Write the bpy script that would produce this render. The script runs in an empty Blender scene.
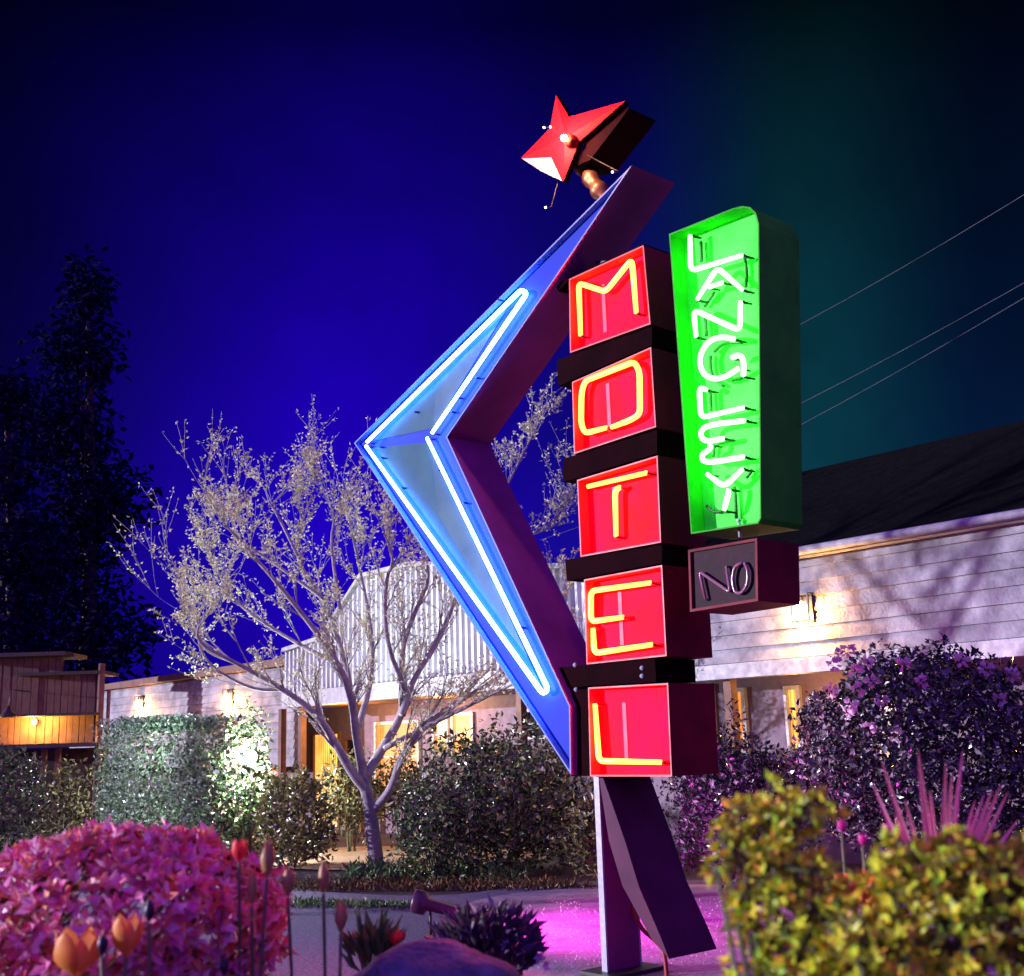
import bpy, math, random
from mathutils import Vector, Matrix, noise
random.seed(7)
R = math.radians
sc = bpy.context.scene
col = sc.collection
U = random.uniform

# ------------------------------------------------------------------ camera
F = 1165.0; W, H = 1024, 976; EYE = Vector((0, 0, 1.5))
k = Vector((-166, 5320, -1165)).normalized()
fw = Vector((0, 0, -1)); wy = (fw - k * fw.dot(k)).normalized(); wx = wy.cross(k)
ROT = Matrix((wx, wy, k))
def ray(px, py): return ROT @ Vector(((px - 512) / F, (488 - py) / F, -1))
cam_d = bpy.data.cameras.new('camera'); cam = bpy.data.objects.new('camera', cam_d); col.objects.link(cam)
cam.matrix_world = Matrix.Translation(EYE) @ ROT.to_4x4()
cam_d.sensor_width = 36; cam_d.lens = 36 * F / W; cam_d.clip_end = 900; cam_d.clip_start = .05
cam_d.dof.use_dof = True; cam_d.dof.focus_distance = 9.0; cam_d.dof.aperture_fstop = 5.0
sc.camera = cam

def at(px, py, Y):            # point on a pixel's ray at a forward distance
    d = ray(px, py); return EYE + d * (Y / d.y)
def ground(px, py, z=0.0):
    d = ray(px, py); return EYE + d * ((z - EYE.z) / d.z)
def pxm(px, py, Y):           # metres per pixel there
    return (at(px + 1, py, Y) - at(px, py, Y)).length

dl = ray(-510, 775); dl.z = 0; dl.normalize()
u = -dl; v = Vector((-u.y, u.x, 0))       # u: along the faces to the right, v: into depth
class Frame:
    def __init__(s, O): s.O = Vector(O); s.rz = math.atan2(u.y, u.x)
    def sp(s, px, py, off=0.0):
        d = ray(px, py); O = s.O + v * off
        t = (O - EYE).dot(v) / d.dot(v); p = EYE + d * t - s.O
        return Vector((p.dot(u), off, p.z))
    def w(s, q): return s.O + u * q[0] + v * q[1] + Vector((0, 0, q[2]))

# ------------------------------------------------------------------ mesh builder
class MB:
    def __init__(s): s.v = []; s.f = []; s.m = []; s.sm = []
    def add(s, vs, fs, mi=0, smooth=False):
        b = len(s.v); s.v += [tuple(x) for x in vs]
        for f in fs: s.f.append(tuple(b + i for i in f)); s.m.append(mi); s.sm.append(smooth)
    def box(s, c, size, M=None, mi=0):
        c = Vector(c); h = Vector(size) / 2
        vs = [Vector((x * h.x, y * h.y, z * h.z)) for x in (-1, 1) for y in (-1, 1) for z in (-1, 1)]
        if M: vs = [M @ q for q in vs]
        s.add([q + c for q in vs], [(0, 1, 3, 2), (4, 6, 7, 5), (0, 4, 5, 1), (2, 3, 7, 6), (0, 2, 6, 4), (1, 5, 7, 3)], mi)
    def prism(s, poly, y0, y1, mi=0):     # poly: (x,z) list, extruded along y
        n = len(poly)
        a = sum(poly[i][0] * poly[(i + 1) % n][1] - poly[(i + 1) % n][0] * poly[i][1] for i in range(n))
        if a < 0: poly = poly[::-1]
        s.add([(x, y0, z) for x, z in poly] + [(x, y1, z) for x, z in poly],
              [tuple(range(n)), tuple(range(2 * n - 1, n - 1, -1))] + [((i + 1) % n, i, n + i, n + (i + 1) % n) for i in range(n)], mi)
    def tube(s, path, rad, n=8, mi=0, cap=True):
        path = [Vector(p) for p in path]; m = len(path)
        if not isinstance(rad, (list, tuple)): rad = [rad] * m
        t = (path[1] - path[0]).normalized()
        a = t.orthogonal().normalized(); vs = []
        for i, p in enumerate(path):
            t2 = (path[min(i + 1, m - 1)] - path[max(i - 1, 0)])
            t2 = t2.normalized() if t2.length > 1e-9 else t
            a = (a - t2 * a.dot(t2))
            a = a.normalized() if a.length > 1e-6 else t2.orthogonal().normalized()
            b = t2.cross(a); t = t2
            for j in range(n):
                q = 2 * math.pi * j / n
                vs.append(p + (a * math.cos(q) + b * math.sin(q)) * rad[i])
        fs = [(i * n + j, i * n + (j + 1) % n, (i + 1) * n + (j + 1) % n, (i + 1) * n + j) for i in range(m - 1) for j in range(n)]
        if cap: fs += [tuple(range(n - 1, -1, -1)), tuple(range((m - 1) * n, m * n))]
        s.add(vs, fs, mi, True)
    def lathe(s, c, prof, n=16, axis=None, mi=0):
        ax = (Vector(axis).normalized() if axis else Vector((0, 0, 1))); a = ax.orthogonal().normalized(); b = ax.cross(a); vs = []
        for r, z in prof:
            for j in range(n):
                q = 2 * math.pi * j / n
                vs.append(Vector(c) + ax * z + (a * math.cos(q) + b * math.sin(q)) * r)
        m = len(prof)
        s.add(vs, [(i * n + j, i * n + (j + 1) % n, (i + 1) * n + (j + 1) % n, (i + 1) * n + j) for i in range(m - 1) for j in range(n)], mi, True)
    def leaf(s, p, d, l, w, nrm=None, mi=0):
        p = Vector(p); d = Vector(d).normalized()
        sd = d.cross(nrm if nrm is not None else Vector((U(-1, 1), U(-1, 1), U(-1, 1))))
        sd = (sd.normalized() if sd.length > 1e-5 else d.orthogonal()) * (w / 2)
        up = sd.cross(d).normalized() * (l * .12)
        s.add([p, p + d * l * .45 + sd + up, p + d * l, p + d * l * .45 - sd + up, p + d * l * .5 - up * .3], [(0, 1, 4), (1, 2, 4), (2, 3, 4), (3, 0, 4)], mi)
    def blade(s, p, q, bend, w, n=6, mi=0):
        p = Vector(p); q = Vector(q); sd = (q - p).cross(Vector((0, 1, .2))).normalized(); vs = []
        for i in range(n + 1):
            t = i / n; c = p.lerp(q, t) + Vector(bend) * (4 * t * (1 - t)); ww = w * (1 - t ** 2.5) * (.7 + .3 * min(1, t * 4)) / 2 + .0006
            vs += [c - sd * ww, c + Vector((0, ww * .5, 0)), c + sd * ww]
        s.add(vs, [(3 * i + a, 3 * i + a + 1, 3 * i + a + 4, 3 * i + a + 3) for i in range(n) for a in (0, 1)], mi, True)
    def build(s, name, mats, parent=None, loc=None):
        me = bpy.data.meshes.new(name); me.from_pydata(s.v, [], s.f)
        if not isinstance(mats, (list, tuple)): mats = [mats]
        for m in mats: me.materials.append(m)
        me.polygons.foreach_set('material_index', s.m); me.polygons.foreach_set('use_smooth', s.sm); me.update()
        o = bpy.data.objects.new(name, me); col.objects.link(o)
        if parent: o.parent = parent
        if loc is not None: o.location = loc
        return o
def tag(o, label=None, cat=None, group=None, kind=None):
    if label: o['label'] = label
    if cat: o['category'] = cat
    if group: o['group'] = group
    if kind: o['kind'] = kind
    return o
def empty(name, loc=(0, 0, 0), rz=0):
    o = bpy.data.objects.new(name, None); col.objects.link(o); o.location = loc; o.rotation_euler = (0, 0, rz); o.empty_display_size = .1; return o
def chaikin(p, it=2):
    p = [Vector(q) for q in p]
    for _ in range(it):
        r = [p[0]]
        for a, b in zip(p, p[1:]): r += [a.lerp(b, .25), a.lerp(b, .75)]
        r.append(p[-1]); p = r
    return p
def corner(p, r=.04):       # rounds the corners of a polyline only near each corner
    p = [Vector(q) for q in p]; o = [p[0]]
    for a, b, c in zip(p, p[1:], p[2:]):
        ra = min(r, (a - b).length * .45); rc = min(r, (c - b).length * .45)
        A = b + (a - b).normalized() * ra; C = b + (c - b).normalized() * rc
        for t in (0, .2, .4, .6, .8, 1): o.append((1 - t) ** 2 * A + 2 * t * (1 - t) * b + t * t * C)
    o.append(p[-1]); return o
def inset(poly, t):
    n = len(poly); a = sum(poly[i][0] * poly[(i + 1) % n][1] - poly[(i + 1) % n][0] * poly[i][1] for i in range(n))
    sg = 1 if a > 0 else -1; out = []
    for i in range(n):
        p0, p1, p2 = (Vector(poly[(i + j) % n]) for j in (-1, 0, 1))
        d1 = (p1 - p0).normalized(); d2 = (p2 - p1).normalized()
        n1 = Vector((-d1.y, d1.x)) * sg; n2 = Vector((-d2.y, d2.x)) * sg
        b = n1 + n2; b.normalize(); out.append(tuple(p1 + b * (t / max(.12, b.dot(n1)))))
    return out

# ------------------------------------------------------------------ materials
def mat(name, c, rough=.6, c2=None, scale=6.0, bump=0.0, bscale=30.0, metal=0.0, emit=None, es=1.0, island=None, spec=.5, dirt=0.0, transl=0.0, coat=0.0):
    m = bpy.data.materials.new(name); m.use_nodes = True; nt = m.node_tree; N = nt.nodes; L = nt.links; b = N['Principled BSDF']
    b.inputs['Roughness'].default_value = rough; b.inputs['Metallic'].default_value = metal; b.inputs['Specular IOR Level'].default_value = spec
    b.inputs['Base Color'].default_value = (*c, 1); b.inputs['Coat Weight'].default_value = coat
    tc = N.new('ShaderNodeTexCoord')
    if island:
        g = N.new('ShaderNodeNewGeometry'); r = N.new('ShaderNodeValToRGB'); L.new(g.outputs['Random Per Island'], r.inputs[0])
        r.color_ramp.interpolation = 'LINEAR'
        while len(r.color_ramp.elements) < len(island): r.color_ramp.elements.new(.5)
        for i, q in enumerate(island): r.color_ramp.elements[i].position = i / (len(island) - 1); r.color_ramp.elements[i].color = (*q, 1)
        L.new(r.outputs[0], b.inputs['Base Color'])
        if transl:
            t = N.new('ShaderNodeBsdfTranslucent'); L.new(r.outputs[0], t.inputs[0]); mx = N.new('ShaderNodeMixShader'); mx.inputs[0].default_value = transl
            L.new(b.outputs[0], mx.inputs[1]); L.new(t.outputs[0], mx.inputs[2]); L.new(mx.outputs[0], N['Material Output'].inputs[0])
    elif c2:
        n1 = N.new('ShaderNodeTexNoise'); n1.inputs['Scale'].default_value = scale; n1.inputs['Detail'].default_value = 6; n1.inputs['Roughness'].default_value = .65
        L.new(tc.outputs['Object'], n1.inputs['Vector']); r = N.new('ShaderNodeValToRGB'); L.new(n1.outputs[0], r.inputs[0])
        r.color_ramp.elements[0].position = .35; r.color_ramp.elements[1].position = .65
        r.color_ramp.elements[0].color = (*c, 1); r.color_ramp.elements[1].color = (*c2, 1); L.new(r.outputs[0], b.inputs['Base Color'])
        rr = N.new('ShaderNodeMapRange'); rr.inputs[3].default_value = max(.03, rough - .12); rr.inputs[4].default_value = min(1, rough + .15)
        L.new(n1.outputs[0], rr.inputs[0]); L.new(rr.outputs[0], b.inputs['Roughness'])
    if bump:
        n2 = N.new('ShaderNodeTexNoise'); n2.inputs['Scale'].default_value = bscale; n2.inputs['Detail'].default_value = 5
        L.new(tc.outputs['Object'], n2.inputs['Vector']); bp = N.new('ShaderNodeBump'); bp.inputs['Strength'].default_value = bump; bp.inputs['Distance'].default_value = .02
        L.new(n2.outputs[0], bp.inputs['Height']); L.new(bp.outputs[0], b.inputs['Normal'])
    if emit:
        b.inputs['Emission Color'].default_value = (*emit, 1); b.inputs['Emission Strength'].default_value = es
    return m
M = {}
M['red_tube'] = mat('red_neon', (.1, .02, .01), .3, emit=(1, .0062, .0008), es=250)
M['green_tube'] = mat('green_neon', (.1, .1, .1), .3, emit=(.09, 1, .08), es=17)
M['blue_tube'] = mat('blue_neon', (.1, .1, .1), .3, emit=(.06, .22, 1), es=46)
M['red_face'] = mat('red_face_paint', (.70, .003, .012), .55, c2=(.6, .003, .075), scale=1.6, bump=.08, bscale=8, spec=.04)
M['seam'] = mat('seam_paint', (.7, .012, .07), .5, c2=(.7, .01, .14), scale=8)
M['red_wall'] = mat('red_box_flange_paint', (.66, .06, .06), .45, c2=(.55, .03, .04), scale=5)
M['box_side'] = mat('dark_box_paint', (.22, .004, .02), .55, c2=(.09, .003, .012), scale=2, bump=.06, bscale=5, spec=.15)
M['green_face'] = mat('green_face_paint', (.04, .55, .04) , .6, c2=(.10, .55, .10), scale=3, bump=.08, bscale=6, spec=.15)
M['green_side'] = mat('green_side_paint', (.04, .42, .02) , .6, c2=(.02, .28, .015), scale=3, spec=.15)
M['blue_face'] = mat('blue_face_paint', (.010, .030, .42) , .6, c2=(.02, .05, .42), scale=2.5, bump=.06, bscale=5, spec=.15)
M['blue_lip'] = mat('arrow_lip_paint', (.12, .18, .45), .6, c2=(.16, .22, .5), scale=6)
M['arrow_side'] = mat('arrow_side_paint', (.32, .04, .24) , .6, c2=(.22, .03, .17), scale=2, spec=.15)
M['spacer'] = mat('spacer_paint', (.008, .002, .003), .85, c2=(.016, .003, .005), scale=4, spec=.02)
M['black_metal'] = mat('black_metal', (.012, .010, .014), .4, c2=(.03, .02, .025), scale=10)
M['post_paint'] = mat('post_paint', (.45, .45, .5), .4, c2=(.3, .3, .36), scale=6, bump=.1)
M['star_red'] = mat('star_paint', (.65, .004, .012) , .6, c2=(.5, .003, .01), scale=5, spec=.15)
M['star_pale'] = mat('star_pale_panel', (.7, .5, .45), .4, c2=(.5, .3, .28), scale=12)
M['copper'] = mat('copper', (.22, .10, .05), .45, metal=.8)
M['glass_unlit'] = mat('unlit_tube', (.26, .10, .16), .06, spec=.8)
M['bulb'] = mat('bulb', (1, 1, 1), .3, emit=(1, .85, .8), es=30)
M['white_boards'] = mat('white_clapboard', (.62, .62, .62), .6, c2=(.46, .45, .46), scale=5, bump=.35, bscale=40)
M['shade_boards'] = mat('dappled_shade_clapboard', (.36, .35, .38), .7, c2=(.15, .14, .17), scale=2.5, bump=.5, bscale=30)  # dappled shade put into the mottled grey of these white boards
M['white_metal'] = mat('white_corrugated', (.60, .61, .62), .5, c2=(.48, .48, .5), scale=3)
M['trim'] = mat('white_trim', (.50, .48, .48), .6, c2=(.30, .28, .29), scale=9)
M['lilac_wall'] = mat('lilac_wall', (.17, .11, .17), .7, c2=(.12, .075, .12), scale=7, bump=.2)  # lilac siding, darkened to put the eave's shade into its colour
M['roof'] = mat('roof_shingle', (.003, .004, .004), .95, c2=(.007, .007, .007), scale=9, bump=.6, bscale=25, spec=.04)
M['brown_wood'] = mat('brown_board', (.20, .085, .05), .7, c2=(.12, .05, .03), scale=4, bump=.3, bscale=18)
M['dark_wood'] = mat('dark_board', (.06, .025, .03), .75, c2=(.035, .015, .02), scale=4)
M['warm_glass'] = mat('lit_window', (.3, .2, .1), .2, emit=(1, .42, .07), es=1.5)
M['warm_glass_dim'] = mat('lit_window_dim', (.3, .2, .1), .2, emit=(1, .30, .05), es=.8)
M['dark_glass'] = mat('dark_window', (.01, .01, .02), .08)
M['lamp_metal'] = mat('lamp_iron', (.03, .02, .015), .5)
M['warm_bulb'] = mat('warm_bulb', (1, .8, .5), .3, emit=(1, .55, .18), es=40)
M['white_bulb'] = mat('white_bulb', (1, 1, 1), .3, emit=(.8, .93, 1), es=220)
M['bark'] = mat('bark', (.30, .27, .27), .85, c2=(.17, .14, .15), scale=9, bump=.6, bscale=25)
M['twig'] = mat('twig_bark', (.42, .37, .37), .8, c2=(.26, .22, .23), scale=9, bump=.3)
M['bud'] = mat('bud', (.4, .35, .2), .6, island=[(.62, .5, .5), (.80, .74, .25), (.95, .9, .75), (.55, .6, .15), (.9, .85, .7)], transl=.2)
M['soil'] = mat('soil', (.025, .014, .022), .95, c2=(.055, .03, .04), scale=9, bump=.8, bscale=60)
M['gravel'] = mat('gravel', (.035, .022, .06), .9, c2=(.18, .12, .26), scale=38, bump=1.0, bscale=70)
M['gravel2'] = mat('fine_gravel', (.09, .06, .12), .9, c2=(.20, .15, .25), scale=30, bump=.7, bscale=80)
M['slab'] = mat('concrete', (.40, .30, .40), .75, c2=(.22, .16, .22), scale=4, bump=.5, bscale=35)
M['patio'] = mat('patio', (.36, .20, .10), .8, c2=(.25, .13, .07), scale=12, bump=.3)  # orange lamp glow put into the paving's base colour
M['stem'] = mat('stem', (.10, .13, .05), .6, c2=(.14, .10, .06), scale=20)
M['wire'] = mat('wire', (.07, .07, .08), .5)
def leafmat(n, cols, tr=.25, rough=.45): M[n] = mat(n, cols[0], rough, island=cols, transl=tr)
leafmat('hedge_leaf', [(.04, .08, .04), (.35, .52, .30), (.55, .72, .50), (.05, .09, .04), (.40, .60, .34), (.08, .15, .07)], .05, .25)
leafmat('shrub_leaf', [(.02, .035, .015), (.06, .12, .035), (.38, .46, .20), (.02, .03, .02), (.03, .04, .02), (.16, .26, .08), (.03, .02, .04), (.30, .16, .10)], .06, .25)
leafmat('gold_leaf', [(.03, .03, .01), (.40, .34, .12), (.06, .05, .02), (.03, .03, .015), (.20, .16, .05), (.03, .03, .02)], .1, .3)
leafmat('rhodo_leaf', [(.01, .014, .012), (.03, .04, .03), (.30, .28, .34), (.012, .012, .02), (.02, .02, .02), (.10, .06, .09), (.01, .01, .015)], .03, .22)
leafmat('azalea', [(.95, .75, .8), (.85, .16, .36), (.9, .40, .5), (.92, .3, .55), (.80, .12, .45), (.75, .08, .10), (.90, .32, .12), (.6, .12, .4), (.92, .6, .65), (.25, .10, .05), (.9, .18, .2), (.95, .5, .25), (.9, .25, .42), (.95, .7, .75)], .15)
leafmat('azalea_leaf', [(.10, .09, .03), (.20, .08, .03), (.06, .08, .03)], .2)
leafmat('yellow_leaf', [(.62, .72, .03), (.75, .74, .04), (.30, .58, .04), (.85, .74, .06), (.12, .26, .03), (.85, .36, .04), (.8, .8, .05), (.45, .62, .04)], .2)
leafmat('flax', [(.85, .12, .22), (.9, .4, .5), (.8, .07, .14)], .2)
leafmat('purple_leaf', [(.05, .03, .10), (.12, .05, .16), (.08, .10, .08), (.22, .08, .14)], .15)
leafmat('green_plant', [(.06, .14, .04), (.12, .22, .07), (.2, .25, .12)], .2)
leafmat('orange_petal', [(.85, .30, .05), (.85, .42, .10), (.85, .22, .10)], .35)
leafmat('red_petal', [(.75, .05, .05), (.8, .10, .09)], .35)
leafmat('pink_petal', [(.70, .04, .32), (.75, .08, .42)], .35)
leafmat('bud_petal', [(.5, .36, .12), (.55, .2, .1), (.36, .40, .12)], .25)
leafmat('dark_petal', [(.02, .005, .03), (.05, .008, .05)], .1)
leafmat('pale_bloom', [(.9, .62, .75), (.85, .5, .72), (.95, .8, .85)], .3)
leafmat('violet_bloom', [(.35, .2, .6), (.6, .5, .8), (.25, .1, .5)], .3)
leafmat('needle', [(.006, .005, .030), (.009, .008, .045)], .0, .95)

def curtains(m):
    nt = m.node_tree; N = nt.nodes; L = nt.links; b = N['Principled BSDF']; tc = N.new('ShaderNodeTexCoord')
    w = N.new('ShaderNodeTexWave'); w.inputs['Scale'].default_value = 4.5; w.inputs['Distortion'].default_value = 2.5; L.new(tc.outputs['Object'], w.inputs['Vector'])
    n = N.new('ShaderNodeTexNoise'); n.inputs['Scale'].default_value = 2.5; L.new(tc.outputs['Object'], n.inputs['Vector'])
    mr = N.new('ShaderNodeMapRange'); mr.inputs[3].default_value = .35; mr.inputs[4].default_value = 1.0; L.new(w.outputs[1], mr.inputs[0])
    mu = N.new('ShaderNodeMath'); mu.operation = 'MULTIPLY'; L.new(mr.outputs[0], mu.inputs[0]); L.new(n.outputs[0], mu.inputs[1])
    m2 = N.new('ShaderNodeMath'); m2.operation = 'MULTIPLY'; m2.inputs[1].default_value = b.inputs['Emission Strength'].default_value * 2; L.new(mu.outputs[0], m2.inputs[0]); L.new(m2.outputs[0], b.inputs['Emission Strength'])
curtains(M['warm_glass']); curtains(M['warm_glass_dim'])
M['needle'].node_tree.nodes['Principled BSDF'].inputs['Specular IOR Level'].default_value = 0
# ------------------------------------------------------------------ world and sun
LD = Vector((.99, .10, -.12)).normalized()
w = bpy.data.worlds.new('World'); sc.world = w; w.use_nodes = True; nt = w.node_tree; N = nt.nodes; L = nt.links
bg = N['Background']; bg.inputs[1].default_value = 1.0
tc = N.new('ShaderNodeTexCoord'); sx = N.new('ShaderNodeSeparateXYZ'); L.new(tc.outputs['Generated'], sx.inputs[0])
az = N.new('ShaderNodeMapRange'); az.inputs[1].default_value = -.42; az.inputs[2].default_value = .38; L.new(sx.outputs[0], az.inputs[0])
ra = N.new('ShaderNodeValToRGB'); L.new(az.outputs[0], ra.inputs[0]); ra.color_ramp.interpolation = 'EASE'
e = ra.color_ramp.elements; e[0].position = 0; e[0].color = (.002, .001, .055, 1); e[1].position = 1; e[1].color = (.001, .008, .035, 1)
q = e.new(.42); q.color = (.014, .0, .52, 1)
q = e.new(.62); q.color = (.006, .003, .24, 1)
q = e.new(.82); q.color = (.003, .042, .065, 1)
el = N.new('ShaderNodeMapRange'); el.inputs[1].default_value = .18; el.inputs[2].default_value = .56; el.inputs[3].default_value = 1; el.inputs[4].default_value = .07
L.new(sx.outputs[2], el.inputs[0])
ns = N.new('ShaderNodeTexNoise'); ns.inputs['Scale'].default_value = 2.6; ns.inputs['Detail'].default_value = 7; ns.inputs['Roughness'].default_value = .6; L.new(tc.outputs['Generated'], ns.inputs['Vector'])
nr = N.new('ShaderNodeMapRange'); nr.inputs[1].default_value = .3; nr.inputs[2].default_value = .7; nr.inputs[3].default_value = .5; nr.inputs[4].default_value = 1.1; L.new(ns.outputs[0], nr.inputs[0])
mu = N.new('ShaderNodeMath'); mu.operation = 'MULTIPLY'; L.new(el.outputs[0], mu.inputs[0]); L.new(nr.outputs[0], mu.inputs[1])
sc2 = N.new('ShaderNodeVectorMath'); sc2.operation = 'SCALE'; L.new(ra.outputs[0], sc2.inputs[0]); L.new(mu.outputs[0], sc2.inputs['Scale'])
gy = N.new('ShaderNodeMapRange'); gy.interpolation_type = 'SMOOTHSTEP'; gy.inputs[1].default_value = .55; gy.inputs[2].default_value = -.5; L.new(sx.outputs[1], gy.inputs[0])
mixw = N.new('ShaderNodeMix'); mixw.data_type = 'RGBA'; L.new(gy.outputs[0], mixw.inputs[0]); L.new(sc2.outputs[0], mixw.inputs[6]); mixw.inputs[7].default_value = (.19, .075, .66, 1)
L.new(mixw.outputs[2], bg.inputs[0])
sd = bpy.data.lights.new('street_light', 'SUN'); sd.energy = 4.4; sd.angle = R(.6); sd.color = (.86, .80, 1)
so = bpy.data.objects.new('street_light', sd); col.objects.link(so); so.rotation_euler = LD.to_track_quat('-Z', 'Y').to_euler()
def lamp(p, e, c, size=.05):
    d = bpy.data.lights.new('lamp', 'POINT'); d.energy = e; d.color = c; d.shadow_soft_size = size
    o = bpy.data.objects.new('lamp_light', d); col.objects.link(o); o.location = p; return o
sc.view_settings.view_transform = 'Standard'; sc.view_settings.look = 'None'; sc.view_settings.exposure = .45
sc.cycles.use_denoising = True; sc.cycles.max_bounces = 6; sc.cycles.sample_clamp_indirect = 6; sc.cycles.transparent_max_bounces = 6
sc.cycles.caustics_reflective = False; sc.cycles.caustics_refractive = False

# ------------------------------------------------------------------ ground
def bed_h(x, y):
    a = max(0, min(1, (4.6 - y) / 1.9)); a = a * a * (3 - 2 * a)
    return .78 * a
mb = MB(); xs = [-300, -80, -30, -14] + [-9 + i * .5 for i in range(37)] + [14, 30, 80, 300]; ys = [-40, -6] + [i * .35 for i in range(16)] + [6 + i * 1.2 for i in range(20)] + [40, 80, 300, 600]
vs = [(x, y, bed_h(x, y) * (1 if -6 < y else 0) + .012 * noise.noise(Vector((x, y, 0)))) for y in ys for x in xs]
nx = len(xs)
mb.add(vs, [(j * nx + i, j * nx + i + 1, (j + 1) * nx + i + 1, (j + 1) * nx + i) for j in range(len(ys) - 1) for i in range(nx - 1)], 0, True)
tag(mb.build('ground', M['soil']), 'dark mulch soil of the garden', kind='structure')
def sheet(name, pts, z, m, label):
    mb = MB(); P = chaikin([Vector(ground(*p, z)) for p in pts] + [Vector(ground(*pts[0], z))], 2)[:-1]
    mb.add(P, [tuple(range(len(P)))], 0); tag(mb.build(name, m), label, kind='structure')
sheet('gravel_path', [(-60, 908), (180, 880), (330, 893), (450, 897), (520, 885), (620, 880), (760, 880), (900, 900), (1100, 960), (700, 990), (430, 935), (200, 975), (-60, 1040)], .022, M['gravel2'], 'pale gravel lane crossing the garden')
sheet('gravel_ground', [(-60, 925), (180, 903), (330, 910), (470, 914), (500, 930), (460, 990), (300, 1060), (-60, 1100)], .030, M['gravel'], 'coarse dark gravel in front of the lane')
sheet('pavement', [(440, 912), (500, 893), (610, 886), (700, 884), (820, 886), (1000, 930), (1120, 1060), (760, 1130), (420, 1090), (500, 965)], .040, M['slab'], 'concrete pad round the sign post')
sheet('patio', [(250, 868), (300, 853), (345, 846), (430, 846), (520, 850), (560, 858), (480, 868), (400, 871)], .026, M['patio'], 'warm lit patio before the doors')
# low edging plants and mulch are separate objects further on

# ------------------------------------------------------------------ the sign
G0 = ground(597, 983); G0.z = 0
SF = Frame(G0); sp = SF.sp
sign = empty('motel_sign', G0, SF.rz)
tag(sign, 'tall neon roadside sign with blue arrow, red MOTEL boxes, green LANGLEY panel and red star', 'sign')
D = .44
def pts2(px, off=0): return [(q.x, q.z) for q in (sp(a, b, off) for a, b in px)]
def pan(name, px, depth, rim, rec, side, flange, face, parent, y0=0.0, face_name='face_panel'):
    poly = pts2(px, y0); n = len(poly)
    a = sum(poly[i][0] * poly[(i + 1) % n][1] - poly[(i + 1) % n][0] * poly[i][1] for i in range(n))
    if a < 0: poly = poly[::-1]
    inn = inset(poly, rim); mb = MB()
    def wall(p, ya, yb, mi, flip=False):
        mb.add([(x, ya, z) for x, z in p] + [(x, yb, z) for x, z in p], [((i + 1) % n, i, n + i, n + (i + 1) % n) if not flip else (i, (i + 1) % n, n + (i + 1) % n, n + i) for i in range(n)], mi)
    wall(poly, y0, y0 + depth, 0); wall(inn, y0, y0 + rec, 1, True); wall(inn, y0 + depth - rec, y0 + depth, 1, True)
    for y in (y0, y0 + depth):
        mb.add([(x, y, z) for x, z in poly] + [(x, y, z) for x, z in inn], [(i, (i + 1) % n, n + (i + 1) % n, n + i) for i in range(n)], 1)
    o = mb.build(name, [side, flange], parent)
    fp = MB()
    for y in (y0 + rec, y0 + depth - rec): fp.add([(x, y, z) for x, z in inn], [tuple(range(n))], 0)
    fp.build(face_name, face, o)
    return o, poly
def tubes(name, paths, r, m, parent, off, mirror=None, back=None, rr=.05, smooth=False):
    for P in paths:
        L3 = [sp(a, b, off) for a, b in P]
        L3 = chaikin(L3, 2) if smooth else corner(L3, rr)
        mb = MB(); mb.tube(L3, [r * .8] + [r] * (len(L3) - 2) + [r * .8], 10); mb.build(name, m, parent)
        for q in (L3[0], L3[-1]):      # electrode stubs running back into the housing
            e = MB(); e.tube([q + Vector((0, .004, 0)), q + Vector((.012, .03, -.008)), q + Vector((.03, .075, -.012))], [r * .75, r * .6, .006], 8)
            e.build('tube_end', M['black_metal'], parent)
        if back is not None:
            LB = [Vector(((2 * mirror - q.x) if mirror is not None else q.x, back, q.z)) for q in L3]
            mb = MB(); mb.tube(LB, r * .9, 6); mb.build('unlit_tube', M['glass_unlit'], parent)
def cv(sx_, ox, oy, pts): return [(ox + x / sx_, oy + y / sx_) for x, y in pts]
c4 = lambda p: cv(4.24, 540, 230, p); c5 = lambda p: cv(3.657, 540, 440, p); c6 = lambda p: cv(3.09, 540, 660, p)
boxes = [
 ([(569, 279), (643.5, 245), (650.5, 324), (570, 353)], [c4([(172, 448), (164, 225), (278, 262), (385, 128), (392, 150), (408, 352)])], 'M'),
 ([(572, 382), (651, 347), (656, 427), (574, 454)], [c4([(283, 838), (190, 862), (174, 820), (176, 690), (190, 640), (400, 558), (422, 600), (424, 780), (385, 805), (303, 836)])], 'O'),
 ([(577, 480), (657.5, 455.5), (661, 542.5), (580.5, 557)], [c5([(175, 170), (390, 120)]), c5([(294, 172), (274, 185), (278, 352)])], 'T'),
 ([(584, 579.5), (662, 565), (666.6, 656), (586.5, 664.5)], [c5([(405, 522), (186, 552), (186, 664), (305, 648)]), c5([(194, 688), (198, 780), (410, 748)])], 'E'),
 ([(588, 687.5), (668, 683), (672, 776.5), (590, 776.5)], [c6([(170, 135), (182, 312), (375, 316)])], 'L')]
REC = .085
for px, tb, ch in boxes:
    o, poly = pan('letter_box', px, D, .010, REC, M['box_side'], M['red_wall'], M['red_face'], sign)
    o['label'] = 'red letter box with neon letter ' + ch
    q0 = [Vector(p) for p in poly]; xs_ = [p[0] for p in poly]; zs_ = [p[1] for p in poly]; xm = min(xs_) + .36 * (max(xs_) - min(xs_))
    sm_ = MB(); sm_.box((xm, REC - .003, (min(zs_) + max(zs_)) / 2), (.032, .004, (max(zs_) - min(zs_)) * .62)); sm_.build('seam_strip', M['seam'], o)
    cx = sum(p[0] for p in poly) / 4
    tubes('neon_tube', tb, .0195, M['red_tube'], o, .028, cx, D - .028, .045)
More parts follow.
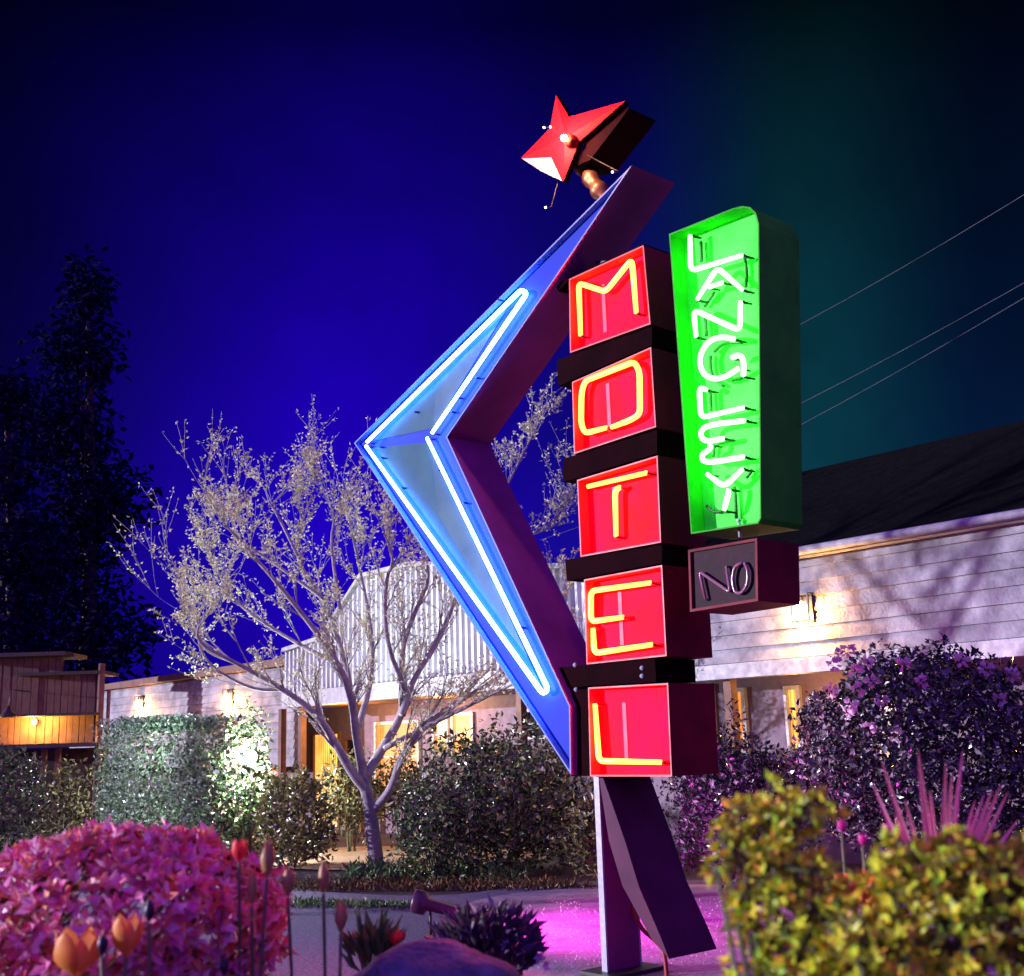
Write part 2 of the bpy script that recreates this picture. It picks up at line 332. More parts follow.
# spacers between the boxes
for px in ([(557, 360), (652, 326.5), (652, 345), (558, 386)], [(563, 459), (657, 430), (657, 453.5), (563, 482)], [(565, 560), (662, 545), (662, 563), (567, 581)],
           [(556, 668), (655, 658.5), (656, 682), (556, 688)], [(571.5, 690), (588, 689), (589.5, 776), (571.5, 776)], [(556, 284), (643, 243.5), (643.5, 245), (569, 280), (558, 291)]):
    mb = MB(); mb.prism(pts2(px, .03), .03, D - .03); mb.build('spacer', M['spacer'], sign)
mb = MB(); mb.prism(pts2([(600, 262), (635, 262), (650, 776), (612, 776)], .2), .16, .28); mb.build('spine', M['black_metal'], sign)
# bolts on the lowest gap
mb = MB()
for a, b in ((642, 668), (642, 676), (575, 665), (576, 689.5)):
    mb = MB(); mb.lathe(sp(a, b, .028), [(0, -.012), (.012, -.009), (.016, 0)], 10, (0, 1, 0)); mb.build('bolt', M['post_paint'], sign)
# arrow
arrow, ap = pan('arrow', [(632, 165), (513, 284), (354, 443), (571, 775), (570, 706), (447, 437)], D, .012, .045, M['arrow_side'], M['blue_lip'], M['blue_face'], sign, -.03)
tubes('neon_tube', [[(367, 442), (521, 290), (527, 293), (432, 433)], [(366, 446), (543, 694), (548, 689), (427, 438)]], .0175, M['blue_tube'], arrow, -.045, None, D - .03, .035)
mb = MB()
for px in ([(372, 441), (516, 294), (434, 428)], [(370, 448), (541, 686), (430, 442)]):     # raised ridges on the arrow face
    q = [sp(a, b, .010) for a, b in px]; c = (q[0] + q[1] + q[2]) / 3; c.y = -.008
    mb.add(q + [c], [(0, 1, 3), (1, 2, 3), (2, 0, 3)])
mb.build('raised_panel', mat('arrow_inner_paint', (.035, .10, .10), .4, c2=(.02, .07, .09), scale=3, spec=.1), arrow)
mb = MB()
for a, b in ((381, 447), (383, 458), (403, 488), (460, 398), (453, 412), (478, 378), (416, 412), (440, 470), (465, 503), (523, 628), (500, 300)):
    mb = MB(); mb.lathe(sp(a, b, -.02), [(0, -.02), (.008, -.018), (.010, 0), (.007, .03)], 8, (0, 1, 0)); mb.build('tube_support', M['black_metal'], arrow)
# name panel
cA = lambda p: cv(6.97, 660, 200, p); cB = lambda p: cv(8.13, 670, 320, p); cC = lambda p: cv(8.13, 670, 420, p)
panel, pp = pan('name_panel', [(669, 234), (732, 208.5), (742, 206), (750, 207), (756, 213), (759, 224), (761, 518), (758, 523.5), (691, 534)], D * .92, .010, .13, M['green_side'], M['green_side'], M['green_face'], sign)
pcx = (min(p[0] for p in pp) + max(p[0] for p in pp)) / 2
tubes('neon_tube', [cA([(210, 245), (213, 495), (575, 385)]), cA([(258, 695), (400, 470), (577, 628)]), cA([(340, 608), (440, 575)]),
      cA([(252, 955), (235, 765), (557, 912), (560, 705)]), cB([(302, 570), (238, 545), (250, 795), (602, 712)]),
      cC([(300, 438), (440, 545), (592, 398)]), cC([(478, 560), (470, 620), (438, 735)])], .0165, M['green_tube'], panel, .02, pcx, D * .92 - .02, .05)
tubes('neon_tube', [cB([(528, 158), (430, 135), (330, 160), (262, 240), (238, 340), (268, 440), (350, 482), (450, 465), (560, 392)]), cB([(500, 308), (560, 280), (600, 320), (597, 458)]),
      cC([(612, 5), (300, 40), (240, 105), (280, 180), (440, 150)]), cC([(330, 200), (325, 240), (250, 285), (280, 355), (603, 300)])], .0165, M['green_tube'], panel, .02, pcx, D * .92 - .02, smooth=True)
shadow_mat = mat('tube_shadow_paint', (.012, .05, .012), .5)  # dark strokes put in as the letter tubes' shadows on the face
for P in (cA([(285, 290), (290, 430)]), cA([(590, 400), (605, 500), (598, 610)]), cA([(310, 745), (380, 640)]), cA([(315, 820), (325, 950)]), cB([(360, 260), (420, 200), (500, 180), (590, 185)]),
          cB([(330, 290), (325, 350), (335, 430), (370, 500), (440, 540)]), cB([(325, 570), (335, 740)]), cC([(350, 300), (360, 200), (520, 165)]), cC([(300, 695), (350, 750), (430, 745)]), cC([(525, 540), (540, 800)]), cC([(620, 470), (670, 405)]), cB([(510, 490), (590, 470)])):
    mb = MB(); mb.tube(chaikin([sp(a, b, .10) for a, b in P], 1), .011, 6); mb.build('tube_shadow', shadow_mat, panel)
# small unlit NO box
nob, npo = pan('notice_box', [(688, 550), (757, 538), (758, 601), (690, 612)], D * .92, .016, .02, M['box_side'], M['box_side'], mat('notice_face', (.015, .006, .010), .6, c2=(.05, .02, .03), scale=20, spec=.1), sign)
c3 = lambda p: cv(5.69, 660, 510, p)
tubes('unlit_tube', [c3([(258, 508), (225, 350), (400, 470), (375, 320)]), c3([(470, 300), (425, 320), (410, 400), (425, 470), (465, 475), (500, 420), (500, 340), (478, 300)])], .010, M['glass_unlit'], nob, -.004, rr=.03)
mb = MB(); q = sp(740, 537, .1); mb.tube([q, q + Vector((0, 0, .10))], .010, 8); mb.lathe(q + Vector((0, 0, .10)), [(0, -.01), (.018, 0), (0, .02)], 10); mb.build('finial', M['post_paint'], nob)
# post, leg
mb = MB(); a = sp(593.5, 776, .04); b = sp(598.5, 776, .04)
mb.prism([(a.x, -.2), (b.x, -.2), (b.x, a.z - .002), (a.x, a.z - .002)], .04, .055)
mb.prism([(a.x, -.2), (b.x, -.2), (b.x, a.z - .002), (a.x, a.z - .002)], .345, .36)
mb.build('post', M['post_paint'], sign)
mb = MB(); mb.prism([(a.x + .004, -.2), (b.x - .003, -.2), (b.x - .003, a.z - .004), (a.x + .004, a.z - .004)], .055, .345); mb.build('post_web', M['arrow_side'], sign)
mb = MB(); mb.box(((a.x + b.x) / 2, .2, .055), (.30, .48, .02)); mb.build('base_plate', M['black_metal'], sign)
mb = MB(); mb.prism(pts2([(599, 778), (603, 778), (625, 841), (639, 887), (661, 938), (669, 959), (651, 938), (622.5, 886), (609, 841)], .0), .0, D); mb.build('leg_fin', [mat('leg_paint', (.09, .006, .05), .5, c2=(.05, .005, .035), scale=2, spec=.15)], sign)
# star
SY = .05
star_px = [(556, 95), (569, 117), (625, 101), (579, 142), (563, 182), (551, 157), (521, 158), (550, 128)]
mb = MB(); q = [sp(a, b, SY) for a, b in star_px]; c = sp(565, 138, SY - .06); n = len(q)
bk = [p + Vector((0, .05, 0)) for p in q]
mb.add(q + [c], [(i, (i + 1) % n, n) for i in range(n)], 0)
mb.add(q + bk, [((i + 1) % n, i, n + i, n + (i + 1) % n) for i in range(n)] + [tuple(range(2 * n - 1, n - 1, -1))], 1)
star = mb.build('star', [M['star_red'], M['spacer']], sign)
mb = MB(); mb.add([sp(521, 158, SY + .01), sp(551, 157, SY + .005), sp(562, 181, SY + .01), sp(541, 171, SY + .01)], [(0, 1, 2, 3)]); mb.build('pale_panel', M['star_pale'], star)
mb = MB(); mb.prism(pts2([(588, 136), (604, 118), (621, 106), (629, 108), (622, 118), (590, 160), (577, 165)], SY + .06), SY + .06, SY + .34); mb.build('body', M['spacer'], star)
c = sp(564, 138, SY - .105)
mb = MB(); mb.lathe(c, [(0, -.025), (.018, -.018), (.025, 0), (.018, .02), (.014, .03)], 14, (0, 1, 0)); mb.build('bulb', M['bulb'], star)
mb = MB(); mb.lathe(c, [(.022, .02), (.04, .03), (.05, .06), (0, .07)], 14, (0, 1, 0)); mb.build('bulb_holder', M['copper'], star)
pl = lamp(SF.w(c + Vector((0, -.16, 0))), 60, (1, .42, .25), .03)
for a, b in ((544, 127.5), (550.5, 127), (545.5, 207.5), (612.5, 172)):
    p = sp(a, b, SY - .02); mb = MB(); mb.tube([sp(568, 145, SY + .1), p + Vector((.03, .03, 0)), p], .005, 5); s_ = mb.build('accent_rod', M['black_metal'], star)
    mb = MB(); mb.lathe(p, [(0, -.010), (.008, -.005), (.008, .005), (0, .010)], 10); mb.build('accent_bulb', mat('accent_bulb', (1, 1, 1), .3, emit=(.9, .9, 1), es=4) if 'ab' not in M else M['ab'], s_)
mb = MB(); pa = sp(573, 152, SY + .18); pb = sp(606, 200, SY + .18)
prof = []
for i in range(25): t = i / 24; prof.append(((.062 + .010 * math.sin(t * 8 * math.pi)) * min(1, .4 + 4 * t, .4 + 4 * (1 - t)), t * (pb - pa).length))
mb.lathe(pa, prof, 20, pb - pa); mb.build('ribbed_neck', M['copper'], sign)
# conduit at the foot
cb = MB(); P = [SF.w(sp(a, b, .3)) for a, b in ((632, 905), (640, 928), (655, 940), (664, 950), (667, 975), (668, 1010))]
cb.tube(chaikin(P, 2), .014, 8); tag(cb.build('cable', mat('cable', (.35, .03, .03), .45)), 'red flexible cable curling from the post beneath the slanted fin', 'cable')

# ------------------------------------------------------------------ the motel building
B0 = at(400, 748, 19.0); B0.z = 0
BF = Frame(B0); bp = BF.sp
bld = empty('motel_building', B0, BF.rz)
tag(bld, 'long white motel building with deep board front and lit rooms under its walkway roof', 'building')
def bpts(px, off=0): return [(q.x, q.z) for q in (bp(a, b, off) for a, b in px)]
# corrugated centre part
top = bpts([(285, 652), (322, 640), (362, 578), (412, 566), (592, 569), (660, 560)])
xL, xR = top[0][0], top[-1][0]; zE = 2.28
def topz(x):
    for (a, b), (c, d) in zip(top, top[1:]):
        if a <= x <= c: return b + (d - b) * (x - a) / (c - a)
    return top[-1][1] if x > top[-1][0] else top[0][1]
mb = MB(); x = xL; vs = []; i = 0; pit = .075
while x < xR: 
    y = 0 if i % 4 < 2 else .045; vs += [(x, y, zE + .26), (x, y, topz(x))]; x += pit * (.65 if i % 2 == 0 else .3); i += 1
mb.add(vs, [(2 * j, 2 * j + 2, 2 * j + 3, 2 * j + 1) for j in range(len(vs) // 2 - 1)]); mb.build('corrugated_wall', M['white_metal'], bld)
mb = MB(); mb.prism([(xL, zE - .02), (xR, zE - .02), (xR, zE + .25), (xL, zE + .25)], -.06, .10)
mb.build('fascia', M['trim'], bld)
mb = MB()
for (a, b), (c, d) in zip(top, top[1:]): mb.prism([(a, b), (c, d), (c, d + .07), (a, b + .07)], -.07, .8)
mb.build('parapet_cap', M['trim'], bld)
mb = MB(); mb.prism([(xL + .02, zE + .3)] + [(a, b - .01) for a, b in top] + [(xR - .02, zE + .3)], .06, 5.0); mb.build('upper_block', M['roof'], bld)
# clapboard right part and left part
def clap(x0, x1, z0, z1, y=0.0, name='clapboard_wall', m=None, step=.165):
    mb = MB(); z = z0
    while z < z1 - .01:
        h = min(step, z1 - z); j = U(0, .006)
        mb.add([(x0, y - .028 - j, z), (x1, y - .028 - j, z), (x1, y, z + h), (x0, y, z + h), (x0, y, z), (x1, y, z)], [(0, 1, 2, 3), (0, 4, 5, 1)]); z += h
    return mb.build(name, m or M['shade_boards'], bld)
tr = bp(1024, 525); tl = bp(800, 557); zT = (tr.z + tl.z) / 2
xE = bp(1130, 520).x
clap(xR, xE, zE + .06, zT)
mb = MB(); mb.prism([(xR, zE - .12), (xE, zE - .12), (xE, zE + .05), (xR, zE + .05)], -.09, .12); mb.build('fascia', M['trim'], bld)
mb = MB(); mb.prism([(xR, zT), (xE, zT), (xE, zT + .10), (xR, zT + .10)], -.16, .2); mb.build('eave_board', M['trim'], bld)
mb = MB(); mb.tube([(xR, -.21, zT + .06), (xE, -.21, zT + .05)], .05, 8); mb.build('gutter', M['trim'], bld)
rg = bp(1024, 418, 3.5); rg2 = bp(800, 474, 3.5); zR = (rg.z + rg2.z) / 2
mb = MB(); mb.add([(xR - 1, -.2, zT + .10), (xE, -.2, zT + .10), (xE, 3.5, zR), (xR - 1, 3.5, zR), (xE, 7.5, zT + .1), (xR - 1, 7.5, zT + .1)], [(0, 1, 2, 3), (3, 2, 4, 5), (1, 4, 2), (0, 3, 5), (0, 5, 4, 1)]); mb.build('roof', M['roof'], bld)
lL = bp(60, 680).x; zl = (bp(120, 684).z + bp(270, 658).z) / 2
clap(lL, xL, 1.2, zl - .10, .35)
mb = MB(); mb.prism([(lL, zl - .10), (xL, zl - .10), (xL, zl + .04), (lL, zl + .04)], .2, .6); mb.build('eave_board', M['brown_wood'], bld)
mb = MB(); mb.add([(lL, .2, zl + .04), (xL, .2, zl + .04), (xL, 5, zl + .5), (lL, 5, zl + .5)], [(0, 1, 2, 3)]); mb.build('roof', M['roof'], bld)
# recessed lower walls, soffit and posts
YB = 1.3
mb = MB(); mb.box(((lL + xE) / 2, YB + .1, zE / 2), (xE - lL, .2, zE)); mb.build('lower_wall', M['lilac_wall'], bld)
mb = MB(); mb.box(((xL + xE) / 2, YB / 2 + .05, zE + .0), (xE - xL, YB + .0, .03)); mb.build('soffit', M['brown_wood'], bld)
mb = MB(); mb.box(((lL + xE) / 2, 4, 1.1), (xE - lL, 5, 2.2)); mb.build('rear_block', M['dark_wood'], bld)
for px in (282, 302, 523, 688, 735):
    p = bp(px, 760, .12); mb = MB(); mb.box((p.x, .12, zE / 2 - .01), (.11, .11, zE - .04)); mb.build('porch_post', M['brown_wood'], bld)
def window(px, m, door=False, off=YB, bars=1):
    q = [bp(a, b, off) for a, b in ((px[0], px[1]), (px[2], px[3]))]
    x0, x1 = q[0].x, q[1].x; z1 = q[0].z; z0 = q[1].z if not door else .06
    z1 = min(z1, zE - .1) if off > .5 else z1
    mb = MB(); mb.prism([(x0, z0), (x1, z0), (x1, z1), (x0, z1)], off - .012, off - .004); 
    fr = MB(); t = .05
    for a, b, c, d in ((x0 - t, x0, z0 - t, z1 + t), (x1, x1 + t, z0 - t, z1 + t), (x0, x1, z1, z1 + t), (x0, x1, z0 - t, z0)): fr.box(((a + b) / 2, off - .03, (c + d) / 2), (b - a, .06, d - c))
    for i in range(bars): fr.box(((x0 + x1) / 2, off - .022, z0 + (z1 - z0) * (i + 1) / (bars + 1)), (x1 - x0, .02, .025))
    o = fr.build('door' if door else 'window', M['trim'] if not door else M['brown_wood'], bld); mb.build('pane', m, o)
window((455, 716, 474, 752), M['warm_glass']); window((436, 718, 449, 752), M['warm_glass_dim']); window((529, 712, 556, 735), M['dark_glass'])
window((316, 735, 340, 800), M['warm_glass'], True); window((268, 745, 284, 780), M['warm_glass_dim']); window((378, 725, 420, 790), M['warm_glass_dim'], False)
window((789, 690, 803, 748), M['warm_glass'], False); window((738, 692, 748, 750), M['warm_glass_dim']); window((348, 740, 362, 800), M['dark_glass'], True); window((870, 690, 900, 760), M['warm_glass_dim']); window((690, 690, 716, 750), M['dark_glass'])
# left wing of brown boards
wing = empty('board_barn', at(40, 757, 25.0)); wing.location.z = 0
tag(wing, 'brown vertical board barn with lamp-lit strip at the left edge', 'barn')
wx0 = wing.location.copy()
def fp(px, py, off=0): q = at(px, py, 25.0 + off); return Vector((q.x - wx0.x, off, q.z))
def vboards(a, b, z0, z1, off, m, name):
    mb = MB(); x = a; 
    while x < b:
        d = U(.12, .2); e_ = min(b, x + d); j = U(0, .02); mb.box(((x + e_ - .012) / 2, off + j, (z0 + z1) / 2), (e_ - x - .012, .03, z1 - z0)); x = e_
    mb.box(((a + b) / 2, off + .05, (z0 + z1) / 2), (b - a, .04, z1 - z0)); return mb.build(name, m, wing)
a = fp(-60, 740).x; b = fp(101, 740).x; c = fp(61, 740, .6).x
vboards(fp(61, 700).x, b, fp(80, 744).z, fp(80, 675).z, 0, M['brown_wood'], 'board_wall')
vboards(a, fp(60.5, 700).x, fp(30, 744).z, fp(30, 658).z, .02, M['brown_wood'], 'gable_wall')
mb = MB(); z = fp(30, 744).z; mb.box(((a + b) / 2, -.25, z - .05), (b - a, .7, .08)); mb.build('canopy', M['dark_wood'], wing)
mb = MB(); mb.box(((a + b) / 2, .3, z / 2 - .05), (b - a, .1, z - .12)); mb.build('base_wall', M['dark_wood'], wing)
p = fp(30, 716, 0); mb = MB(); mb.box(((a + b) / 2, -.22, p.z), (b - a, .5, .05)); mb.build('shade_ledge', M['dark_wood'], wing)  # ledge added to keep the lamp's light off the upper boards
for px in (44, 58):
    p = fp(px, 760, -.3); mb = MB(); mb.box((p.x, -.3, z / 2 - .05), (.10, .10, z - .1)); mb.build('canopy_post', M['brown_wood'], wing)
p = fp(100, 720, -.06); mb = MB(); mb.tube([(p.x, -.08, .3), (p.x, -.08, fp(100, 664).z)], .07, 10); mb.tube([(p.x + .17, -.08, .3), (p.x + .17, -.08, fp(100, 690).z)], .04, 8); mb.build('downpipe', M['brown_wood'], wing)
mb = MB(); rz_ = fp(30, 657).z; mb.box(((a + fp(60, 700).x) / 2, .4, rz_ + .04), (fp(60, 700).x - a + .3, 1.3, .08)); mb.box(((fp(61, 1).x + b) / 2, .4, fp(80, 675).z + .04), (b - fp(61, 1).x, 1.1, .07)); mb.build('roof', M['dark_wood'], wing)
# lamps on walls
def wall_lamp(P, r, label, e=22, facing=True):
    t = empty('wall_lamp', P, SF.rz); tag(t, label, 'wall lamp', 'lanterns on the white board walls')
    mb = MB(); mb.box((0, -.012, 0), (.17, .02, .34)); mb.build('back_plate', M['lamp_metal'], t)
    mb = MB()
    for x, z, sx_, sz in ((-.11, 0, .018, .3), (.11, 0, .018, .3), (0, .15, .24, .018), (0, -.15, .24, .018)): mb.box((x, -.13, z), (sx_, .018, sz))
    for x in (-.11, .11): mb.box((x, -.07, .15), (.014, .12, .014)); mb.box((x, -.07, -.15), (.014, .12, .014))
    mb.build('cage', M['lamp_metal'], t)
    mb = MB(); mb.lathe((-.02, -.075, 0), [(0, -.075), (.05, -.055), (.07, 0), (.05, .055), (0, .075)], 14); mb.build('bulb', M['warm_bulb'], t)
    lamp(t.matrix_basis @ Vector((-.02, -.10, -.115)), e * 2.2, (1, .48, .12), .08)
def bw(px, py, off): return BF.w(bp(px, py, off))
wall_lamp(bw(142, 703, .32), 1, 'caged lantern on the white wall, nearest the brown downpipe', 90)
wall_lamp(bw(231, 697, .32), 1, 'caged lantern glowing above the dark side of the clipped hedge', 90)
wall_lamp(bw(807, 608, -.03), 1, 'caged lantern on the upper boards right of the small unlit box', 70)
q = fp(34, 722, -.2); P = wx0 + q
t = empty('barn_lamp', P); tag(t, 'bright small lamp glowing against the brown boards over the canopy', 'wall lamp')
mb = MB(); mb.lathe((0, 0, 0), [(0, -.06), (.05, -.03), (.05, .03), (0, .06)], 12); mb.build('bulb', M['warm_bulb'], t)
mb = MB(); mb.box((0, .1, .02), (.03, .2, .03)); mb.build('arm', M['lamp_metal'], t)
lamp(P + Vector((0, -.14, 0)), 150, (1, .55, .12), .08)
P = wx0 + fp(8, 712, -1.0); t = empty('pendant_lamp', P); tag(t, 'dark dome shaped pendant lamp hanging at the left edge', 'lamp')
mb = MB(); mb.lathe((0, 0, 0), [(.17, -.10), (.15, -.05), (.06, .02), (.03, .10), (0, .1)], 18); mb.build('shade', M['lamp_metal'], t)
mb = MB(); mb.tube([(0, 0, .1), (0, .1, .45), (0, .99, .45)], .012, 6); mb.build('arm', M['lamp_metal'], t)
# floodlight in the hedge
P = at(251, 757, 17.05); t = empty('flood_light', P); tag(t, 'dazzling white floodlight at the right end of the clipped hedge', 'floodlight')
mb = MB(); mb.lathe((0, 0, 0), [(0, -.09), (.06, -.07), (.09, -.02), (.09, .02), (0, .06)], 16, (0, 1, 0)); mb.build('lens', M['white_bulb'], t)
mb = MB(); mb.lathe((0, 0, 0), [(.092, -.04), (.105, 0), (.09, .1), (.03, .14), (0, .14)], 16, (0, 1, 0)); mb.build('hood', M['lamp_metal'], t)
mb = MB(); mb.tube([(0, .05, -.05), (0, .05, -P.z)], .02, 8); mb.build('stake', M['lamp_metal'], t)
lamp(P + Vector((0, -.3, .05)), 420, (.82, .93, 1), .1)
lamp(bw(340, 730, .2), 110, (1, .55, .18), .15); lamp(bw(440, 706, .7), 45, (1, .55, .18), .15); lamp(bw(800, 690, .7), 25, (1, .5, .15), .15)  # warm point lights without fixtures, added to make the patio and walkway glow

# ------------------------------------------------------------------ wires
for i, (a, b, ya) in enumerate((((560, 430), (1080, 160), .3), ((560, 505), (1090, 245), .25), ((540, 540), (1090, 258), .28))):
    A = at(a[0], a[1], 24); Bq = at(b[0], b[1], 11); Pth = [A.lerp(Bq, t / 14) - Vector((0, 0, ya * 4 * (t / 14) * (1 - t / 14))) for t in range(15)]
    mb = MB(); mb.tube(Pth, .0045, 5)
    tag(mb.build('overhead_wire', M['wire']), ['topmost overhead wire crossing the dark sky right of the green panel', 'middle overhead wire, upper of the close pair over the roof', 'lowest overhead wire, just above the dark motel roof'][i], 'wire', 'overhead wires')

# ------------------------------------------------------------------ vegetation
def shrub(name, cat, label, cx, cy, Y, rx, ry, n, ls, m, group=None, ryd=None, lobes=.25, stems=5, blooms=None, box=False, hollow=.55, root_z=None, seed=None, parts=True, upright=.3, face_n=None):
    s = pxm(cx, cy, Y); C = at(cx, cy, Y); a = rx * s; bz = ry * s; dd = (ryd or rx) * s
    zb = bed_h(C.x, C.y) if root_z is None else root_z
    t = empty(name, (C.x, C.y, zb)); tag(t, label, cat, group); O = Vector((C.x, C.y, zb)); c = C - O
    off = Vector((U(0, 50), U(0, 50), U(0, 50))); mb = MB(); bl = MB(); k_ = 0
    while k_ < n:
        d = Vector((random.gauss(0, 1), random.gauss(0, 1), random.gauss(0, 1))).normalized()
        if d.z < -.75 and random.random() < .6: continue
        rr = (hollow + (1 - hollow) * random.random() ** .5)
        if box:
            q = d / max(abs(d.x), abs(d.y), abs(d.z)); rr = 1 - .12 * random.random(); q = q * rr
            M2 = Matrix.Rotation(SF.rz, 3, 'Z'); p = M2 @ Vector((q.x * a, q.y * dd, q.z * bz)); p += Vector((U(-1, 1), U(-1, 1), U(-1, 1))) * .05; mx_ = max(abs(d.x), abs(d.y), abs(d.z)); d = M2 @ Vector([x if abs(x) > .93 * mx_ else x * .15 for x in d]).normalized()
        else:
            lob = 1 + lobes * (noise.noise(d * 2.3 + off) * 1.3 + .6 * noise.noise(d * 5.5 + off))
            p = Vector((d.x * a, d.y * dd, d.z * bz)) * rr * lob
        if (c + p).z < .03: continue
        nn = (d + Vector((U(-1, 1), U(-1, 1), U(-1, 1))) * .75).normalized()
        ld = Vector((U(-1, 1), U(-1, 1), U(-.8, .9) + upright * .4)); ld = (ld - nn * ld.dot(nn) + d * .25).normalized()
        l = ls * U(.6, 1.35)
        mb.leaf(c + p, ld, l, l * U(.4, .6), nn); k_ += 1
    mb.build('foliage', m, t)
    if stems:
        st = MB()
        for _ in range(stems):
            e_ = c + Vector((U(-.6, .6) * a, U(-.5, .5) * dd, U(-.1, .5) * bz)); st.tube(chaikin([(U(-.1, .1) * a, U(-.1, .1) * dd, -.02), e_ * .4 + Vector((0, 0, .02)), e_], 1), [.018, .016, .013, .01, .008, .006, .005][:len(chaikin([(0, 0, 0)] * 3, 1))], 5)
        st.build('stem', M['stem'], t)
    if blooms:
        for (bx, by) in blooms[0]:
            b0 = at(bx, by, Y) - O
            d = -ray(bx, by).normalized()
            b0 = b0 + d * (dd * .85)
            b0 = (EYE + (b0 + O - EYE).dot(ray(bx, by).normalized()) * ray(bx, by).normalized()) - O
            f = MB()
            for i in range(blooms[2]):
                dv = Vector((random.gauss(0, 1), random.gauss(0, 1) - .6, random.gauss(0, 1) + .3)).normalized()
                f.leaf(b0 + dv * blooms[1] * .35, (dv + Vector((U(-.5, .5), U(-.5, .5), U(-.5, .5)))), blooms[1] * .8, blooms[1] * .6)
            f.build('bloom', blooms[3], t)
    return t
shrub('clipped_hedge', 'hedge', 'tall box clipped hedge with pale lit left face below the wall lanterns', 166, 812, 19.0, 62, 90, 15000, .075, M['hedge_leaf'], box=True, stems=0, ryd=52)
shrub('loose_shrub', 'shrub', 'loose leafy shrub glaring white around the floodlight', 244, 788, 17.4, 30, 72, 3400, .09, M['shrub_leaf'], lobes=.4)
shrub('round_shrub', 'shrub', 'rounded shrub with bright left side and dark right side, left of the bare tree', 296, 824, 15.8, 38, 50, 3200, .075, M['gold_leaf'], lobes=.3)
shrub('dark_shrub', 'shrub', 'dark glossy shrub cut by the left edge below the brown barn', 2, 805, 14, 40, 55, 2600, .07, M['shrub_leaf'])
shrub('amber_shrub', 'shrub', 'small amber lit shrub between the left edge shrub and the clipped hedge', 62, 812, 17, 26, 44, 1400, .08, M['gold_leaf'], lobes=.5)
shrub('willowy_shrub', 'shrub', 'wide spreading shrub under the tip of the blue arrow', 505, 806, 14.6, 92, 74, 8200, .085, M['shrub_leaf'], lobes=.4, stems=12, hollow=.35)
shrub('bright_shrub', 'shrub', 'small twiggy shrub with pale leaves right of the bare tree trunk', 436, 826, 13.6, 46, 52, 2800, .07, M['shrub_leaf'], lobes=.4, stems=14, hollow=.2)
shrub('tall_shrub', 'shrub', 'dark shrub directly behind the foot of the sign post', 600, 836, 12.6, 34, 46, 1500, .08, M['gold_leaf'], lobes=.5, hollow=.2)
bl = [(851, 705), (858, 690), (872, 682), (880, 700), (903, 664), (856, 672), (846, 712), (866, 662), (833, 665), (922, 682), (830, 640 + 50), (1012, 674), (835, 655), (962, 660), (986, 668), (868, 728), (896, 735), (1000, 700), (848, 650)]
shrub('rhododendron', 'shrub', 'huge dark rhododendron with pale pink blossoms in front of the right wing', 925, 758, 9.6, 132, 112, 15000, .062, M['rhodo_leaf'], lobes=.16, ryd=90, blooms=(bl, .065, 18, M['pale_bloom']), stems=10, hollow=.5)
shrub('twiggy_shrub', 'shrub', 'dark low shrub between the slanted fin and the rhododendron', 738, 806, 11.6, 70, 76, 9000, .06, M['rhodo_leaf'], lobes=.45, hollow=.25, stems=16)
shrub('back_shrub', 'shrub', 'orange speckled shrub before the lit doorway behind the bare tree', 352, 796, 17.8, 34, 40, 1500, .09, M['gold_leaf'], lobes=.5, hollow=.2)
shrub('door_shrub', 'shrub', 'airy shrub against the lit windows right of the bare tree', 400, 790, 17.9, 30, 36, 1100, .09, M['gold_leaf'], lobes=.5, hollow=.1)
# ground covers
def cover(name, px, n, l, m, label, z=.03, hgt=.1):
    mb = MB(); g = [ground(*p) for p in px]
    for _ in range(n):
        a, b, c, d = g; s_, t_ = random.random(), random.random(); p = a.lerp(b, s_).lerp(d.lerp(c, s_), t_); p = p + Vector((U(-.06, .06), U(-.06, .06), 0)); p.z = z * .3 + U(0, hgt) * random.random()
        mb.leaf(p, (U(-1, 1), U(-1, 1), U(.2, 1.4)), l * U(.6, 1.4), l * .35)
    tag(mb.build(name, m), label, kind='stuff')
cover('ground_cover', [(350, 874), (540, 874), (520, 884), (345, 884)], 1500, .10, M['green_plant'], 'low leafy ground cover at the foot of the bare tree', hgt=.16)
cover('mulch_cover', [(300, 884), (560, 884), (600, 893), (280, 893)], 1500, .07, M['azalea_leaf'], 'dark reddish leaf litter strip beside the lane', hgt=.06)
cover('grass', [(190, 903), (420, 906), (430, 912), (190, 909)], 1600, .06, M['green_plant'], 'thin grass verge between lane and coarse gravel', hgt=.04)
cover('pebbles', [(500, 905), (790, 905), (900, 976), (470, 976)], 500, .025, M['pale_bloom'], 'fallen petals scattered on the concrete pad', z=.15, hgt=.01)
